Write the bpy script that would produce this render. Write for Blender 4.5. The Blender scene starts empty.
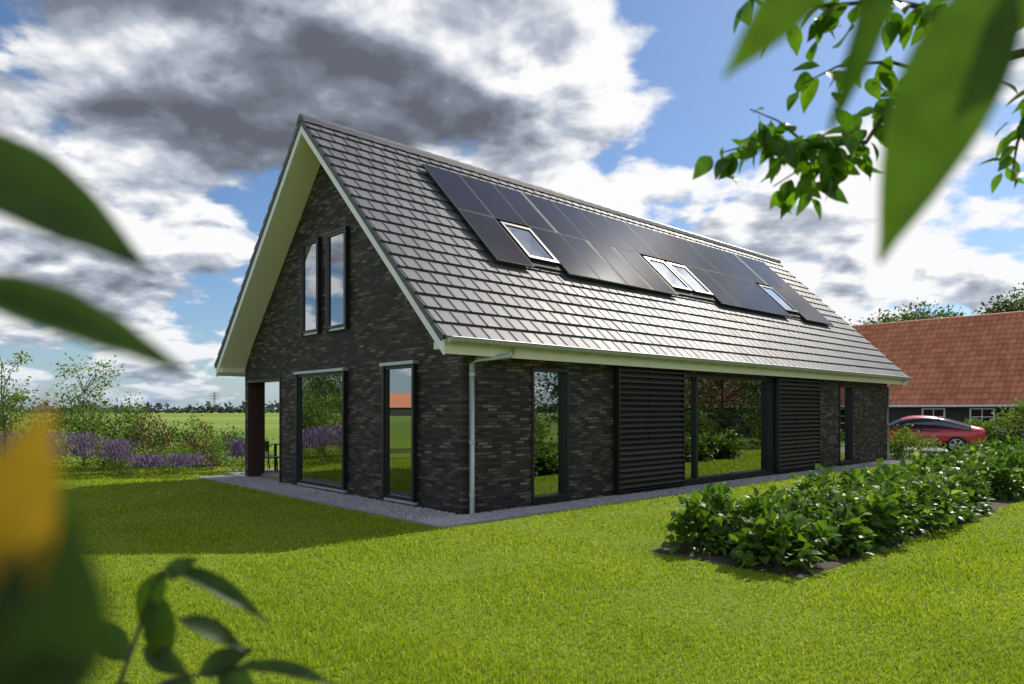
import bpy, bmesh, math, random
import numpy as np
from mathutils import Vector, Matrix
rng=np.random.default_rng(7); random.seed(7)
sc=bpy.context.scene
COL=sc.collection
# ---------------------------------------------------------------- frame of the house
C0=Vector((-0.79,11.2,0)); ANG=math.radians(42.5)
Lx,Ly=math.cos(ANG),math.sin(ANG)
def H(t,s,z=0.0): return (C0.x+Lx*t-Ly*s, C0.y+Ly*t+Lx*s, z)
# ---------------------------------------------------------------- materials
def newmat(name):
    m=bpy.data.materials.new(name); m.use_nodes=True
    nt=m.node_tree; nt.nodes.clear()
    o=nt.nodes.new('ShaderNodeOutputMaterial')
    return m,nt,o
def N(nt,t,**kw):
    n=nt.nodes.new(t)
    for k,v in kw.items():
        if hasattr(n,k): setattr(n,k,v)
        else: n.inputs[k.replace('_',' ')].default_value=v
    return n
def link(nt,a,b): nt.links.new(a,b)
def mth(nt,op,a,b=None,c=None,clamp=False):
    n=nt.nodes.new('ShaderNodeMath'); n.operation=op; n.use_clamp=clamp
    for i,v in enumerate((a,b,c)):
        if v is None: continue
        if isinstance(v,(int,float)): n.inputs[i].default_value=v
        else: nt.links.new(v,n.inputs[i])
    return n.outputs[0]
def mixc(nt,f,a,b,mode='MIX'):
    n=nt.nodes.new('ShaderNodeMix'); n.data_type='RGBA'; n.blend_type=mode
    for idx,v in ((0,f),(6,a),(7,b)):
        if isinstance(v,(int,float)): n.inputs[idx].default_value=v
        elif isinstance(v,(tuple,list)): n.inputs[idx].default_value=tuple(v)+((1,) if len(v)==3 else ())
        else: nt.links.new(v,n.inputs[idx])
    return n.outputs[2]
def simple(name,col,rough=.5,metal=0,noise=0.0,nscale=20,bump=0.0,spec=.5,coat=0):
    m,nt,o=newmat(name)
    b=N(nt,'ShaderNodeBsdfPrincipled'); b.inputs['Roughness'].default_value=rough; b.inputs['Metallic'].default_value=metal
    b.inputs['Specular IOR Level'].default_value=spec; b.inputs['Coat Weight'].default_value=coat
    b.inputs['Base Color'].default_value=(*col,1)
    if noise>0 or bump>0:
        tc=N(nt,'ShaderNodeTexCoord'); n=N(nt,'ShaderNodeTexNoise'); n.inputs['Scale'].default_value=nscale; n.inputs['Detail'].default_value=6
        link(nt,tc.outputs['Object'],n.inputs['Vector'])
        lo=tuple(c*(1-noise) for c in col); hi=tuple(min(1,c*(1+noise)) for c in col)
        link(nt,mixc(nt,n.outputs[0],lo,hi),b.inputs['Base Color'])
        if bump>0:
            bp=N(nt,'ShaderNodeBump'); bp.inputs['Strength'].default_value=bump; bp.inputs['Distance'].default_value=.02
            link(nt,n.outputs[0],bp.inputs['Height']); link(nt,bp.outputs[0],b.inputs['Normal'])
    link(nt,b.outputs[0],o.inputs[0]); return m
def leafmat(name,c1,c2,trans=.35,rough=.45,c3=None,spec=.4,mottle=0,mr=((.35,.4,.5),(1.75,1.6,1.3))):
    m,nt,o=newmat(name)
    g=N(nt,'ShaderNodeNewGeometry')
    cr=N(nt,'ShaderNodeValToRGB'); cr.color_ramp.elements[0].color=(*c1,1); cr.color_ramp.elements[1].color=(*c2,1)
    if c3:
        e=cr.color_ramp.elements.new(.93); e.color=(*c2,1); cr.color_ramp.elements[-1].color=(*c3,1)
    link(nt,g.outputs['Random Per Island'],cr.inputs[0])
    col=cr.outputs[0]
    if mottle:
        tc=N(nt,'ShaderNodeTexCoord'); n=N(nt,'ShaderNodeTexNoise'); n.inputs['Scale'].default_value=mottle; n.inputs['Detail'].default_value=5
        link(nt,tc.outputs['Object'],n.inputs['Vector'])
        col=mixc(nt,1.0,col,mixc(nt,n.outputs[0],mr[0],mr[1]),'MULTIPLY')
    b=N(nt,'ShaderNodeBsdfPrincipled'); b.inputs['Roughness'].default_value=rough; b.inputs['Specular IOR Level'].default_value=spec
    link(nt,col,b.inputs['Base Color'])
    t=N(nt,'ShaderNodeBsdfTranslucent')
    yc=mixc(nt,1.0,col,(1.5,1.6,.6),'MULTIPLY')
    link(nt,yc,t.inputs[0])
    mx=N(nt,'ShaderNodeMixShader'); mx.inputs[0].default_value=trans
    link(nt,b.outputs[0],mx.inputs[1]); link(nt,t.outputs[0],mx.inputs[2]); link(nt,mx.outputs[0],o.inputs[0])
    return m
def brickmat():
    m,nt,o=newmat('dark_brick')
    tc=N(nt,'ShaderNodeTexCoord'); sp=N(nt,'ShaderNodeSeparateXYZ'); sn=N(nt,'ShaderNodeSeparateXYZ')
    link(nt,tc.outputs['Object'],sp.inputs[0]); link(nt,tc.outputs['Normal'],sn.inputs[0])
    f=mth(nt,'GREATER_THAN',mth(nt,'ABSOLUTE',sn.outputs[0]),.5)
    u=mth(nt,'ADD',mth(nt,'MULTIPLY',sp.outputs[1],f),mth(nt,'MULTIPLY',sp.outputs[0],mth(nt,'SUBTRACT',1.0,f)))
    cb=N(nt,'ShaderNodeCombineXYZ'); link(nt,u,cb.inputs[0]); link(nt,sp.outputs[2],cb.inputs[1])
    bt=N(nt,'ShaderNodeTexBrick'); bt.inputs['Scale'].default_value=1
    bt.inputs['Brick Width'].default_value=.21; bt.inputs['Row Height'].default_value=.056
    bt.inputs['Mortar Size'].default_value=.006; bt.inputs['Mortar Smooth'].default_value=.2; bt.inputs['Bias'].default_value=-.1
    bt.inputs['Color1'].default_value=(0,0,0,1); bt.inputs['Color2'].default_value=(1,1,1,1); bt.inputs['Mortar'].default_value=(.0,.0,.0,1)
    link(nt,cb.outputs[0],bt.inputs['Vector'])
    cr=N(nt,'ShaderNodeValToRGB'); E=cr.color_ramp.elements
    E[0].color=(.014,.012,.012,1); E[1].color=(.25,.20,.165,1); e=E.new(.45); e.color=(.044,.037,.034,1); e=E.new(.75); e.color=(.098,.08,.068,1)
    link(nt,bt.outputs[0],cr.inputs[0])
    n=N(nt,'ShaderNodeTexNoise'); n.inputs['Scale'].default_value=18; n.inputs['Detail'].default_value=8; link(nt,cb.outputs[0],n.inputs['Vector'])
    n2=N(nt,'ShaderNodeTexNoise'); n2.inputs['Scale'].default_value=.9; link(nt,cb.outputs[0],n2.inputs['Vector'])
    cc=mixc(nt,1.0,cr.outputs[0],mixc(nt,n.outputs[0],(.3,.3,.3),(1.65,1.55,1.5)),'MULTIPLY')
    cc=mixc(nt,1.0,cc,mixc(nt,n2.outputs[0],(.75,.75,.78),(1.25,1.2,1.15)),'MULTIPLY')
    b=N(nt,'ShaderNodeBsdfPrincipled'); b.inputs['Roughness'].default_value=.7; link(nt,cc,b.inputs['Base Color'])
    hgt=mth(nt,'ADD',mth(nt,'MULTIPLY',bt.outputs[1],-1.0),mth(nt,'MULTIPLY',n.outputs[0],.8))
    hgt=mth(nt,'ADD',hgt,mth(nt,'MULTIPLY',bt.outputs[0],.3))
    bp=N(nt,'ShaderNodeBump'); bp.inputs['Strength'].default_value=1; bp.inputs['Distance'].default_value=.016
    link(nt,hgt,bp.inputs['Height']); link(nt,bp.outputs[0],b.inputs['Normal']); link(nt,b.outputs[0],o.inputs[0]); return m
def glassmat(name='window_glass',base=.36,tint=(.75,.8,.8)):
    m,nt,o=newmat(name)
    tr=N(nt,'ShaderNodeBsdfTransparent'); tr.inputs[0].default_value=(*tint,1)
    gl=N(nt,'ShaderNodeBsdfGlossy'); gl.inputs['Roughness'].default_value=.003; gl.inputs[0].default_value=(.93,.97,1,1)
    lw=N(nt,'ShaderNodeFresnel'); lw.inputs[0].default_value=1.5
    f=mth(nt,'ADD',mth(nt,'MULTIPLY',lw.outputs[0],1.3),base,clamp=True)
    mx=N(nt,'ShaderNodeMixShader'); link(nt,f,mx.inputs[0]); link(nt,tr.outputs[0],mx.inputs[1]); link(nt,gl.outputs[0],mx.inputs[2]); link(nt,mx.outputs[0],o.inputs[0]); return m
def islandmat(name,c1,c2,rough=.4,spec=.5,bump=0,rr=.1):
    m,nt,o=newmat(name)
    g=N(nt,'ShaderNodeNewGeometry'); tc=N(nt,'ShaderNodeTexCoord')
    n=N(nt,'ShaderNodeTexNoise'); n.inputs['Scale'].default_value=1.3; n.inputs['Detail'].default_value=8; link(nt,tc.outputs['Object'],n.inputs['Vector'])
    f=mth(nt,'ADD',mth(nt,'MULTIPLY',g.outputs['Random Per Island'],.6),mth(nt,'MULTIPLY',n.outputs[0],.4))
    b=N(nt,'ShaderNodeBsdfPrincipled'); b.inputs['Specular IOR Level'].default_value=spec
    link(nt,mixc(nt,f,c1,c2),b.inputs['Base Color'])
    link(nt,mth(nt,'ADD',mth(nt,'MULTIPLY',f,rr*2),rough-rr),b.inputs['Roughness'])
    if bump:
        n3=N(nt,'ShaderNodeTexNoise'); n3.inputs['Scale'].default_value=60; link(nt,tc.outputs['Object'],n3.inputs['Vector'])
        bp=N(nt,'ShaderNodeBump'); bp.inputs['Strength'].default_value=bump; bp.inputs['Distance'].default_value=.01
        link(nt,n3.outputs[0],bp.inputs['Height']); link(nt,bp.outputs[0],b.inputs['Normal'])
    link(nt,b.outputs[0],o.inputs[0]); return m
M={}
M['brick']=brickmat()
M['glass']=glassmat()
M['skyglass']=glassmat('skylight_glass',.10,(.45,.5,.55))
M['frame']=simple('anthracite_frame',(.018,.018,.02),.4)
M['cream']=simple('cream_paint',(.82,.78,.60),.55,noise=.05,nscale=3)
M['white']=simple('white_board',(.88,.87,.90),.5,noise=.04,nscale=4)
M['zinc']=simple('zinc',(.50,.51,.53),.42,.5,noise=.15,nscale=6)
M['tile']=islandmat('roof_tile',(.066,.066,.080),(.128,.128,.15),.56,.34,.10,.06)
M['under']=simple('roof_underlay',(.02,.02,.02),.8)
M['panel']=simple('solar_glass',(.026,.022,.028),.10,0,spec=.13,noise=.3,nscale=3)
M['pframe']=simple('panel_frame',(.06,.06,.065),.7,.0,spec=.2)
M['slat']=islandmat('louvre_slat',(.038,.032,.03),(.075,.065,.058),.55,.4)
M['plaster']=simple('plaster',(.6,.58,.54),.8)
M['floor']=simple('oak_floor',(.3,.22,.15),.5,noise=.2,nscale=6)
M['curtain']=simple('curtain_cloth',(.62,.58,.5),.9)
M['wood']=simple('brown_wood',(.055,.03,.022),.5,noise=.3,nscale=8)
M['bark']=simple('bark',(.08,.06,.045),.9,noise=.4,nscale=30,bump=.5)
M['soil']=simple('soil',(.05,.035,.025),.95,noise=.5,nscale=15,bump=.8)
M['asphalt']=simple('asphalt',(.18,.18,.185),.85,noise=.2,nscale=8,bump=.2)
M['paving']=simple('paving',(.28,.28,.28),.8,noise=.2,nscale=10)
M['gravel']=islandmat('gravel',(.18,.18,.19),(.64,.64,.65),.85,.3)
M['gravelbase']=simple('gravel_base',(.28,.28,.29),.95,noise=.5,nscale=40,bump=.8)
M['grass']=leafmat('grass_blades',(.145,.215,.010),(.33,.41,.026),.44,.55,c3=(.42,.40,.12),spec=.25,mottle=.75,mr=((.62,.70,.6),(1.42,1.28,1.5)))
M['hyd']=leafmat('hydrangea_leaf',(.03,.08,.008),(.135,.24,.028),.34,.42,c3=(.36,.44,.12))
M['hydf']=leafmat('hydrangea_flower',(.34,.40,.18),(.55,.58,.38),.3,.7)
M['shrub']=leafmat('shrub_leaf',(.03,.075,.012),(.09,.17,.03),.3,.5)
M['shrub2']=leafmat('shrub_leaf_light',(.08,.15,.02),(.2,.28,.05),.3,.5)
M['red']=leafmat('red_leaf',(.08,.03,.02),(.16,.10,.03),.3,.5)
M['purple']=leafmat('lavender_flower',(.12,.06,.22),(.32,.23,.48),.2,.7)
M['pinkf']=leafmat('pink_flower',(.35,.08,.2),(.6,.35,.5),.3,.7)
M['tree']=leafmat('tree_leaf',(.03,.07,.012),(.10,.155,.03),.25,.55)
M['fartree']=leafmat('far_tree_leaf_hazed',(.04,.065,.065),(.07,.10,.09),.15,.8)  # bluish tint of distant air haze is put into the leaf colour
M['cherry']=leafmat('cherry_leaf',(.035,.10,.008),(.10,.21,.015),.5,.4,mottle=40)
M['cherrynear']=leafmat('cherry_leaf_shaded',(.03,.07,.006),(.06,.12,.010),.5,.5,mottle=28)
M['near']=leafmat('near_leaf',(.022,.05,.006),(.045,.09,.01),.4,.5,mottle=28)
M['yellowleaf']=leafmat('yellow_leaf',(.30,.17,.008),(.34,.2,.01),.45,.5,mottle=25)
M['otile']=islandmat('orange_tile',(.42,.135,.065),(.70,.30,.17),.7,.3)
M['barnwall']=simple('barn_boards',(.035,.03,.028),.7,noise=.4,nscale=5)
M['rubber']=simple('rubber',(.015,.015,.015),.8)
M['alloy']=simple('alloy',(.5,.5,.52),.3,.9)
M['rail']=simple('mounting_rail',(.05,.05,.055),.6)
M['carred']=simple('car_paint',(.62,.012,.022),.25,.0,coat=1)
M['carglass']=simple('car_glass',(.01,.01,.012),.05,spec=.8)
M['black']=simple('black_trim',(.01,.01,.01),.4)
M['taill']=simple('tail_lamp',(.25,.005,.005),.15,coat=1)
M['steel']=simple('pylon_steel',(.25,.27,.3),.6,.3)
# ---------------------------------------------------------------- mesh helpers
def add_obj(name,me,mats,parent=None,smooth=False):
    ob=bpy.data.objects.new(name,me); COL.objects.link(ob)
    for m in (mats if isinstance(mats,(list,tuple)) else [mats]): me.materials.append(m)
    if parent: ob.parent=parent
    me.polygons.foreach_set('use_smooth',[bool(smooth)]*len(me.polygons))
    return ob
def np_mesh(name,V,F):
    V=np.ascontiguousarray(V,dtype=np.float32).reshape(-1,3); F=np.ascontiguousarray(F,dtype=np.int32)
    k=F.shape[1]; me=bpy.data.meshes.new(name)
    me.vertices.add(len(V)); me.vertices.foreach_set('co',V.ravel())
    me.loops.add(F.size); me.loops.foreach_set('vertex_index',F.ravel())
    me.polygons.add(len(F)); me.polygons.foreach_set('loop_start',np.arange(len(F),dtype=np.int32)*k)
    try: me.polygons.foreach_set('loop_total',np.full(len(F),k,dtype=np.int32))
    except Exception: pass
    me.update(calc_edges=True); return me
def inst(name,tv,tf,pos,R,scale,mat,parent=None,smooth=False):
    pos=np.asarray(pos,float); n=len(pos); tv=np.asarray(tv,float); k=len(tv)
    scale=np.asarray(scale,float)
    if scale.ndim==0: scale=np.full((n,3),float(scale))
    if scale.ndim==1: scale=np.repeat(scale[:,None],3,1)
    T=tv[None]*scale[:,None,:]
    V=np.einsum('nij,nkj->nki',R,T)+pos[:,None,:]
    F=(np.asarray(tf)[None]+ (np.arange(n)*k)[:,None,None]).reshape(-1,np.asarray(tf).shape[1])
    return add_obj(name,np_mesh(name,V,F),mat,parent,smooth)
def nrm(v): return v/np.maximum(np.linalg.norm(v,axis=-1,keepdims=True),1e-9)
def frames(d,n):
    y=nrm(d); x=nrm(np.cross(y,n)); z=np.cross(x,y)
    return np.stack([x,y,z],axis=2)
def leaf_t(n=3,w=.3,fold=.35,droop=.25,power=.8,wave=0):
    V=[];F=[]
    for i in range(n+1):
        t=i/n; h=max(.012,w*math.sin(math.pi*min(1,t)**power)*(1 if t<1 else 0)); z=-droop*t*t
        wv=wave*math.sin(i*2.1)
        V+=[(0,t,z),(-h,t,z+fold*h+wv),(h,t,z+fold*h-wv)]
    for i in range(n):
        a=3*i;b=a+3
        F+=[(a,b,b+1,a+1),(a,a+2,b+2,b)]
    return np.array(V),np.array(F)
LEAF2=leaf_t(2,.34)
QUAD=(np.array([(0,0,0),(-.4,.5,.12),(0,1,0),(.4,.5,.12)]),np.array([(0,3,2,1)]))
def rnd_unit(n):
    v=rng.normal(size=(n,3)); return nrm(v)
def boxv(x0,x1,y0,y1,z0,z1):
    V=[(x,y,z) for x in (x0,x1) for y in (y0,y1) for z in (z0,z1)]
    F=[(0,1,3,2),(4,6,7,5),(0,4,5,1),(2,3,7,6),(0,2,6,4),(1,5,7,3)]
    return V,F
def box(name,x0,x1,y0,y1,z0,z1,mat,parent=None):
    V,F=boxv(x0,x1,y0,y1,z0,z1); me=bpy.data.meshes.new(name); me.from_pydata(V,[],F); me.update()
    return add_obj(name,me,mat,parent)
def boxes(name,lst,mat,parent=None):
    V=[];F=[]
    for b in lst:
        v,f=boxv(*b); o=len(V); V+=v; F+=[tuple(i+o for i in q) for q in f]
    me=bpy.data.meshes.new(name); me.from_pydata(V,[],F); me.update(); return add_obj(name,me,mat,parent)
def poly(name,V,F,mat,parent=None,smooth=False):
    me=bpy.data.meshes.new(name); me.from_pydata(V,[],F); me.update(); return add_obj(name,me,mat,parent,smooth)
def tube_vf(pts,radii,seg=8,off=0):
    pts=[Vector(p) for p in pts]; V=[];F=[]
    for i,p in enumerate(pts):
        d=(pts[min(i+1,len(pts)-1)]-pts[max(i-1,0)]).normalized()
        a=d.cross(Vector((0,0,1))); 
        if a.length<.05: a=d.cross(Vector((1,0,0)))
        a.normalize(); b=d.cross(a)
        for k in range(seg):
            an=2*math.pi*k/seg; V.append(tuple(p+(a*math.cos(an)+b*math.sin(an))*radii[i]))
    for i in range(len(pts)-1):
        for k in range(seg):
            F.append((off+i*seg+k,off+i*seg+(k+1)%seg,off+(i+1)*seg+(k+1)%seg,off+(i+1)*seg+k))
    return V,F
def tubes(name,lst,mat,parent=None,seg=8):
    V=[];F=[]
    for pts,r in lst:
        if not isinstance(r,(list,tuple)): r=[r]*len(pts)
        v,f=tube_vf(pts,r,seg,len(V)); V+=v;F+=f
    return poly(name,V,F,mat,parent,True)
def empty(name,loc=(0,0,0),rotz=0):
    e=bpy.data.objects.new(name,None); COL.objects.link(e); e.location=loc; e.rotation_euler=(0,0,rotz); return e
# ---------------------------------------------------------------- house
house=empty('brick_house',C0,ANG)
W=8.9; LEN=18.26; YM=W/2; RZ=7.62; OG=.6; OE=.3; TE=19.25; WT=2.72
def ztop(y): return RZ-abs(y-YM)
def wall_rect(name,axis,pos,u0,u1,z0,z1,holes,depth,mat,sign):
    us=sorted({u0,u1,*[h[0] for h in holes],*[h[1] for h in holes]}); zs=sorted({z0,z1,*[h[2] for h in holes],*[h[3] for h in holes]})
    V=[];F=[]
    def P(u,z,d):
        return (u,pos+sign*d,z) if axis=='x' else (pos+sign*d,u,z)
    def quad(a,b,c,d): o=len(V); V.extend([a,b,c,d]); F.append((o,o+1,o+2,o+3))
    for i in range(len(us)-1):
        for j in range(len(zs)-1):
            uc=(us[i]+us[i+1])/2; zc=(zs[j]+zs[j+1])/2
            if any(h[0]<uc<h[1] and h[2]<zc<h[3] for h in holes): continue
            quad(P(us[i],zs[j],0),P(us[i+1],zs[j],0),P(us[i+1],zs[j+1],0),P(us[i],zs[j+1],0))
    for h in holes:
        a,b,c,d=h
        quad(P(a,c,0),P(a,d,0),P(a,d,depth),P(a,c,depth)); quad(P(b,c,0),P(b,d,0),P(b,d,depth),P(b,c,depth))
        quad(P(a,d,0),P(b,d,0),P(b,d,depth),P(a,d,depth)); quad(P(a,c,0),P(b,c,0),P(b,c,depth),P(a,c,depth))
    return poly(name,V,F,mat,house)
longh=[(1.53,2.5,.1,2.45),(6.08,10.25,.1,2.5),(14.39,15.4,.1,2.45)]
gabh=[(1.28,2.24,.1,2.5),(3.71,5.79,.1,2.48),(6.77,8.72,.0,2.45)]
uph=[(3.65,4.37,3.37,5.3),(4.82,5.52,3.37,5.3)]
wall_rect('front_wall','x',0,0,LEN,0,WT,longh,.3,M['brick'],1)
wall_rect('gable_wall_lower','y',0,0,W,0,WT,gabh,.3,M['brick'],1)
wall_rect('far_gable_wall_lower','y',LEN,0,W,0,WT,[],.3,M['brick'],-1)
wall_rect('rear_wall','x',W,0,LEN,0,WT,[(.39,3.2,0,2.45),(6,9,.1,2.45)],.3,M['brick'],-1)
def gable_upper(name,x,holes,depthsign):
    zt=lambda y: ztop(y)-.30
    V=[];F=[]
    def q(*p): o=len(V); V.extend(p); F.append(tuple(range(o,o+len(p))))
    top=zt(YM); yl=lambda z: YM-(top-z); yr=lambda z: YM+(top-z)
    yl2=lambda z:max(0,yl(z)); yr2=lambda z:min(W,yr(z))
    if holes:
        q((x,yl2(WT),WT),(x,yr2(WT),WT),(x,yr2(3.37),3.37),(x,yl2(3.37),3.37))
        a,b=holes[0][:2]; c,d=holes[1][:2]
        q((x,yl(3.37),3.37),(x,a,3.37),(x,a,5.3),(x,yl(5.3),5.3))
        q((x,b,3.37),(x,c,3.37),(x,c,5.3),(x,b,5.3))
        q((x,d,3.37),(x,yr(3.37),3.37),(x,yr(5.3),5.3),(x,d,5.3))
        q((x,yl(5.3),5.3),(x,yr(5.3),5.3),(x,YM,top))
        for (a,b,c,d) in holes:
            X=x+.3
            q((x,a,c),(x,a,d),(X,a,d),(X,a,c)); q((x,b,c),(x,b,d),(X,b,d),(X,b,c)); q((x,a,d),(x,b,d),(X,b,d),(X,a,d)); q((x,a,c),(x,b,c),(X,b,c),(X,a,c))
    else: q((x,0,WT),(x,W,WT),(x,YM,top))
    poly(name,V,F,M['brick'],house)
gable_upper('gable_wall_upper',0,uph,1); gable_upper('far_gable_wall_upper',LEN,[],-1)
def window(name,axis,h,mull=[],proud=.02,fw=.06,glass=M['glass'],gd=.1,top=True):
    a,b,c,d=h; L=[]
    def B(u0,u1,z0,z1,d0,d1):
        return (u0,u1,d0,d1,z0,z1) if axis=='x' else (d0,d1,u0,u1,z0,z1)
    e=.004
    L+=[B(a+e,a+fw,c+e,d-e,-proud,.16),B(b-fw,b-e,c+e,d-e,-proud,.16),B(a+fw,b-fw,d-fw,d-e,-proud,.16),B(a+fw,b-fw,c+e,c+fw,-proud,.16)]
    for m in mull: L.append(B(m-.04,m+.04,c+fw,d-fw,.03,.155))
    boxes(name+'_frame',L,M['frame'],house)
    boxes(name+'_glass',[B(a+fw,b-fw,c+fw,d-fw,gd,gd+.02)],glass,house)
    boxes(name+'_sill',[B(a-.02,b+.02,c-.05,c-.003,-.06,.1)],M['zinc'] if axis=='y' else M['frame'],house)
for i,h in enumerate(longh): window('side_window_%d'%(i+1),'x',h,[6.8] if i==1 else [])
for i,h in enumerate(gabh[:2]):
    window('gable_window_%d'%(i+1),'y',h,[],.07,.06,gd=-.03)
    box('lintel_cap_%d'%(i+1),-.13,-.001,h[0]-.06,h[1]+.06,h[3]+.003,h[3]+.06,M['zinc'],house)
    boxes('gable_jamb_%d'%(i+1),[(-.1,-.072,h[0]-.03,h[0]+.03,.1,h[3]),(-.1,-.072,h[1]-.03,h[1]+.03,.1,h[3])],M['frame'],house)
for i,h in enumerate(uph): window('upper_window_%d'%(i+1),'y',h,[],.09,.05,gd=-.06)
boxes('upper_frame_box',[(-.1,-.001,h[0]-.05,h[0]-.003,h[2]-.06,h[3]+.05) for h in uph]+[(-.1,-.001,h[1]+.003,h[1]+.05,h[2]-.06,h[3]+.05) for h in uph]+[(-.1,-.001,h[0]-.003,h[1]+.003,h[3]+.003,h[3]+.05) for h in uph],M['frame'],house)
boxes('porch_frame',[(-.02,.2,6.775,6.83,0,2.445),(-.02,.2,6.83,8.70,2.38,2.445)],M['frame'],house)
boxes('porch_post_cladding',[(.02,.387,8.69,8.716,0.02,2.44)],M['wood'],house)
boxes('porch_inner_walls',[(.31,3.3,6.5,6.76,0,2.6),(3.2,3.45,6.77,8.89,0,2.6)],M['brick'],house)
box('porch_ceiling',.01,3.2,6.77,8.89,2.455,2.6,M['cream'],house)
box('ground_floor_slab',.31,LEN-.05,.31,W-.31,.02,.09,M['floor'],house)
box('ceiling_slab',.05,LEN-.05,.05,W-.05,2.62,2.71,M['plaster'],house)
boxes('inner_walls',[(5.0,5.12,.32,5.2,.09,2.62),(12.9,13.02,.32,8.5,.09,2.62),(3.46,12.9,5.3,5.42,.09,2.62),(17.9,18.2,.3,8.6,.09,2.62)],M['plaster'],house)
def curtain(name,axis,u0,u1,z0,z1,d):
    n=int((u1-u0)/.02); V=[];F=[]
    for i in range(n+1):
        u=u0+(u1-u0)*i/n; dd=d+.035*math.sin(i*.9)+.01*math.sin(i*2.3)
        for z in (z0,z1): V.append((u,dd,z) if axis=='x' else (dd,u,z))
    for i in range(n): F.append((2*i,2*i+2,2*i+3,2*i+1))
    poly(name,V,F,M['curtain'],house,True)
curtain('curtain_1','x',1.5,1.85,.12,2.5,.42); curtain('curtain_2','x',6.1,6.7,.12,2.5,.45); curtain('curtain_3','x',9.7,10.2,.12,2.5,.45)
curtain('curtain_4','y',5.2,5.75,.12,2.5,.45); curtain('curtain_5','y',3.7,4.35,3.4,5.3,.4)
boxes('dining_table',[(1.2,2.2,2.2,4.8,.80,.84),(1.3,1.37,2.3,2.37,.09,.8),(2.03,2.1,2.3,2.37,.09,.8),(1.3,1.37,4.6,4.67,.09,.8),(2.03,2.1,4.6,4.67,.09,.8)],M['wood'],house)
def chevron(name,x0,x1,o0,o1,y0,y1,mat):
    pts=[(y0,ztop(y0)-o0),(YM,RZ-o0),(y1,ztop(y1)-o0),(y1,ztop(y1)-o1),(YM,RZ-o1),(y0,ztop(y0)-o1)]
    V=[(x0,*p) for p in pts]+[(x1,*p) for p in pts]
    F=[(0,1,4,5),(1,2,3,4),(6,11,10,7),(7,10,9,8)]+[(i,(i+1)%6+0,(i+1)%6+6,i+6) for i in range(6)]
    return poly(name,V,F,mat,house)
chevron('roof_deck',-OG+.02,TE-.02,.09,.33,-OE+.02,W+OE-.02,M['cream'])
chevron('verge_board',-OG-.02,-OG+.017,.10,.33,-OE,W+OE,M['white'])
chevron('verge_trim',-OG-.028,-OG+.01,.03,.098,-OE,W+OE,M['frame'])
chevron('verge_board_far',TE-.017,TE+.02,.07,.33,-OE,W+OE,M['white'])
chevron('roof_underlay',-OG,TE,.062,.085,-OE+.01,W+OE-.01,M['under'])
boxes('eave_soffit',[(-OG+.021,TE-.021,-OE+.03,-.003,2.64,2.75),(-OG+.021,TE-.021,W+.003,W+OE-.03,2.64,2.75)],M['cream'],house)
# tiles
TW=.30; c45=math.sqrt(.5); slope=(YM+OE)/c45; nc=19; TL=slope/nc
pr=[(0,0),(.06,.012),(.12,.002),(.9,.0),(1,.004)]
tv=[(a,0,b) for a,b in pr]+[(a,1,b+.036) for a,b in pr]+[(a,1,b-.006) for a,b in pr]
tf=[(i,i+1,i+6,i+5) for i in range(4)]+[(i+5,i+6,i+11,i+10) for i in range(4)]
for side,nm in ((-1,'roof_tiles_front'),(1,'roof_tiles_rear')):
    P=[];S=[]
    for r in range(nc):
        off=(TW/2 if r%2 else 0)
        x=-OG-.03
        first=True
        while x<TE+.02:
            w=TW if not(first and off) else TW/2; first=False
            w=min(w,TE+.03-x)
            if w<.03: break
            P.append((x+.002,r*TL)); S.append((w-.004,TL+.03,1)); x+=w
    P=np.array(P);S=np.array(S); n=len(P)
    X=np.array([1,0,0]); D=np.array([0,side*c45,-c45]); Nn=np.array([0,side*c45,c45])
    base=np.array([0,YM,RZ-.062/1])[None]+P[:,:1]*X+P[:,1:2]*D+Nn*.02
    R=np.stack([X,D,Nn],axis=1)[None].repeat(n,0)
    R=R.copy()
    R[:,:,1]+=rng.normal(0,.004,size=(n,1))*Nn; R[:,:,0]+=rng.normal(0,.005,size=(n,1))*Nn
    inst(nm,tv,tf,base,R,S,M['tile'],house)
V=[];F=[]
for r in range(nc):
    for side in (-1,1):
        for (xa,xb) in ((-OG-.05,-OG-.031),(TE+.031,TE+.05)):
            o=len(V)
            for x in (xa,xb):
                for (dd,hh) in ((r*TL,.015),(r*TL,-.06),((r+1)*TL+.02,-.06),((r+1)*TL+.02,.062)):
                    V.append((x,YM+side*dd*c45+side*hh*c45,RZ-.062-dd*c45+hh*c45))
            F+=[(o,o+1,o+2,o+3),(o+4,o+7,o+6,o+5),(o,o+3,o+7,o+4),(o+2,o+1,o+5,o+6),(o+3,o+2,o+6,o+7)]
poly('verge_tiles',V,F,M['tile'],house)
V=[];F=[]
x=-OG-.05
while x<TE:
    o=len(V); pr2=[(-.17,-.165),(-.13,-.05),(-.05,.02),(.05,.02),(.13,-.05),(.17,-.165)]
    for xx,g in ((x,0),(x+.415,.012)):
        for (dy,dz) in pr2: V.append((xx,YM+dy*(1+g),RZ+.02+dz+g))
    for k in range(5): F.append((o+k,o+k+1,o+k+7,o+k+6))
    F.append((o,o+1,o+2,o+3,o+4,o+5)); F.append((o+11,o+10,o+9,o+8,o+7,o+6))
    x+=.4
poly('ridge_tiles',V,F,M['tile'],house)
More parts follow.
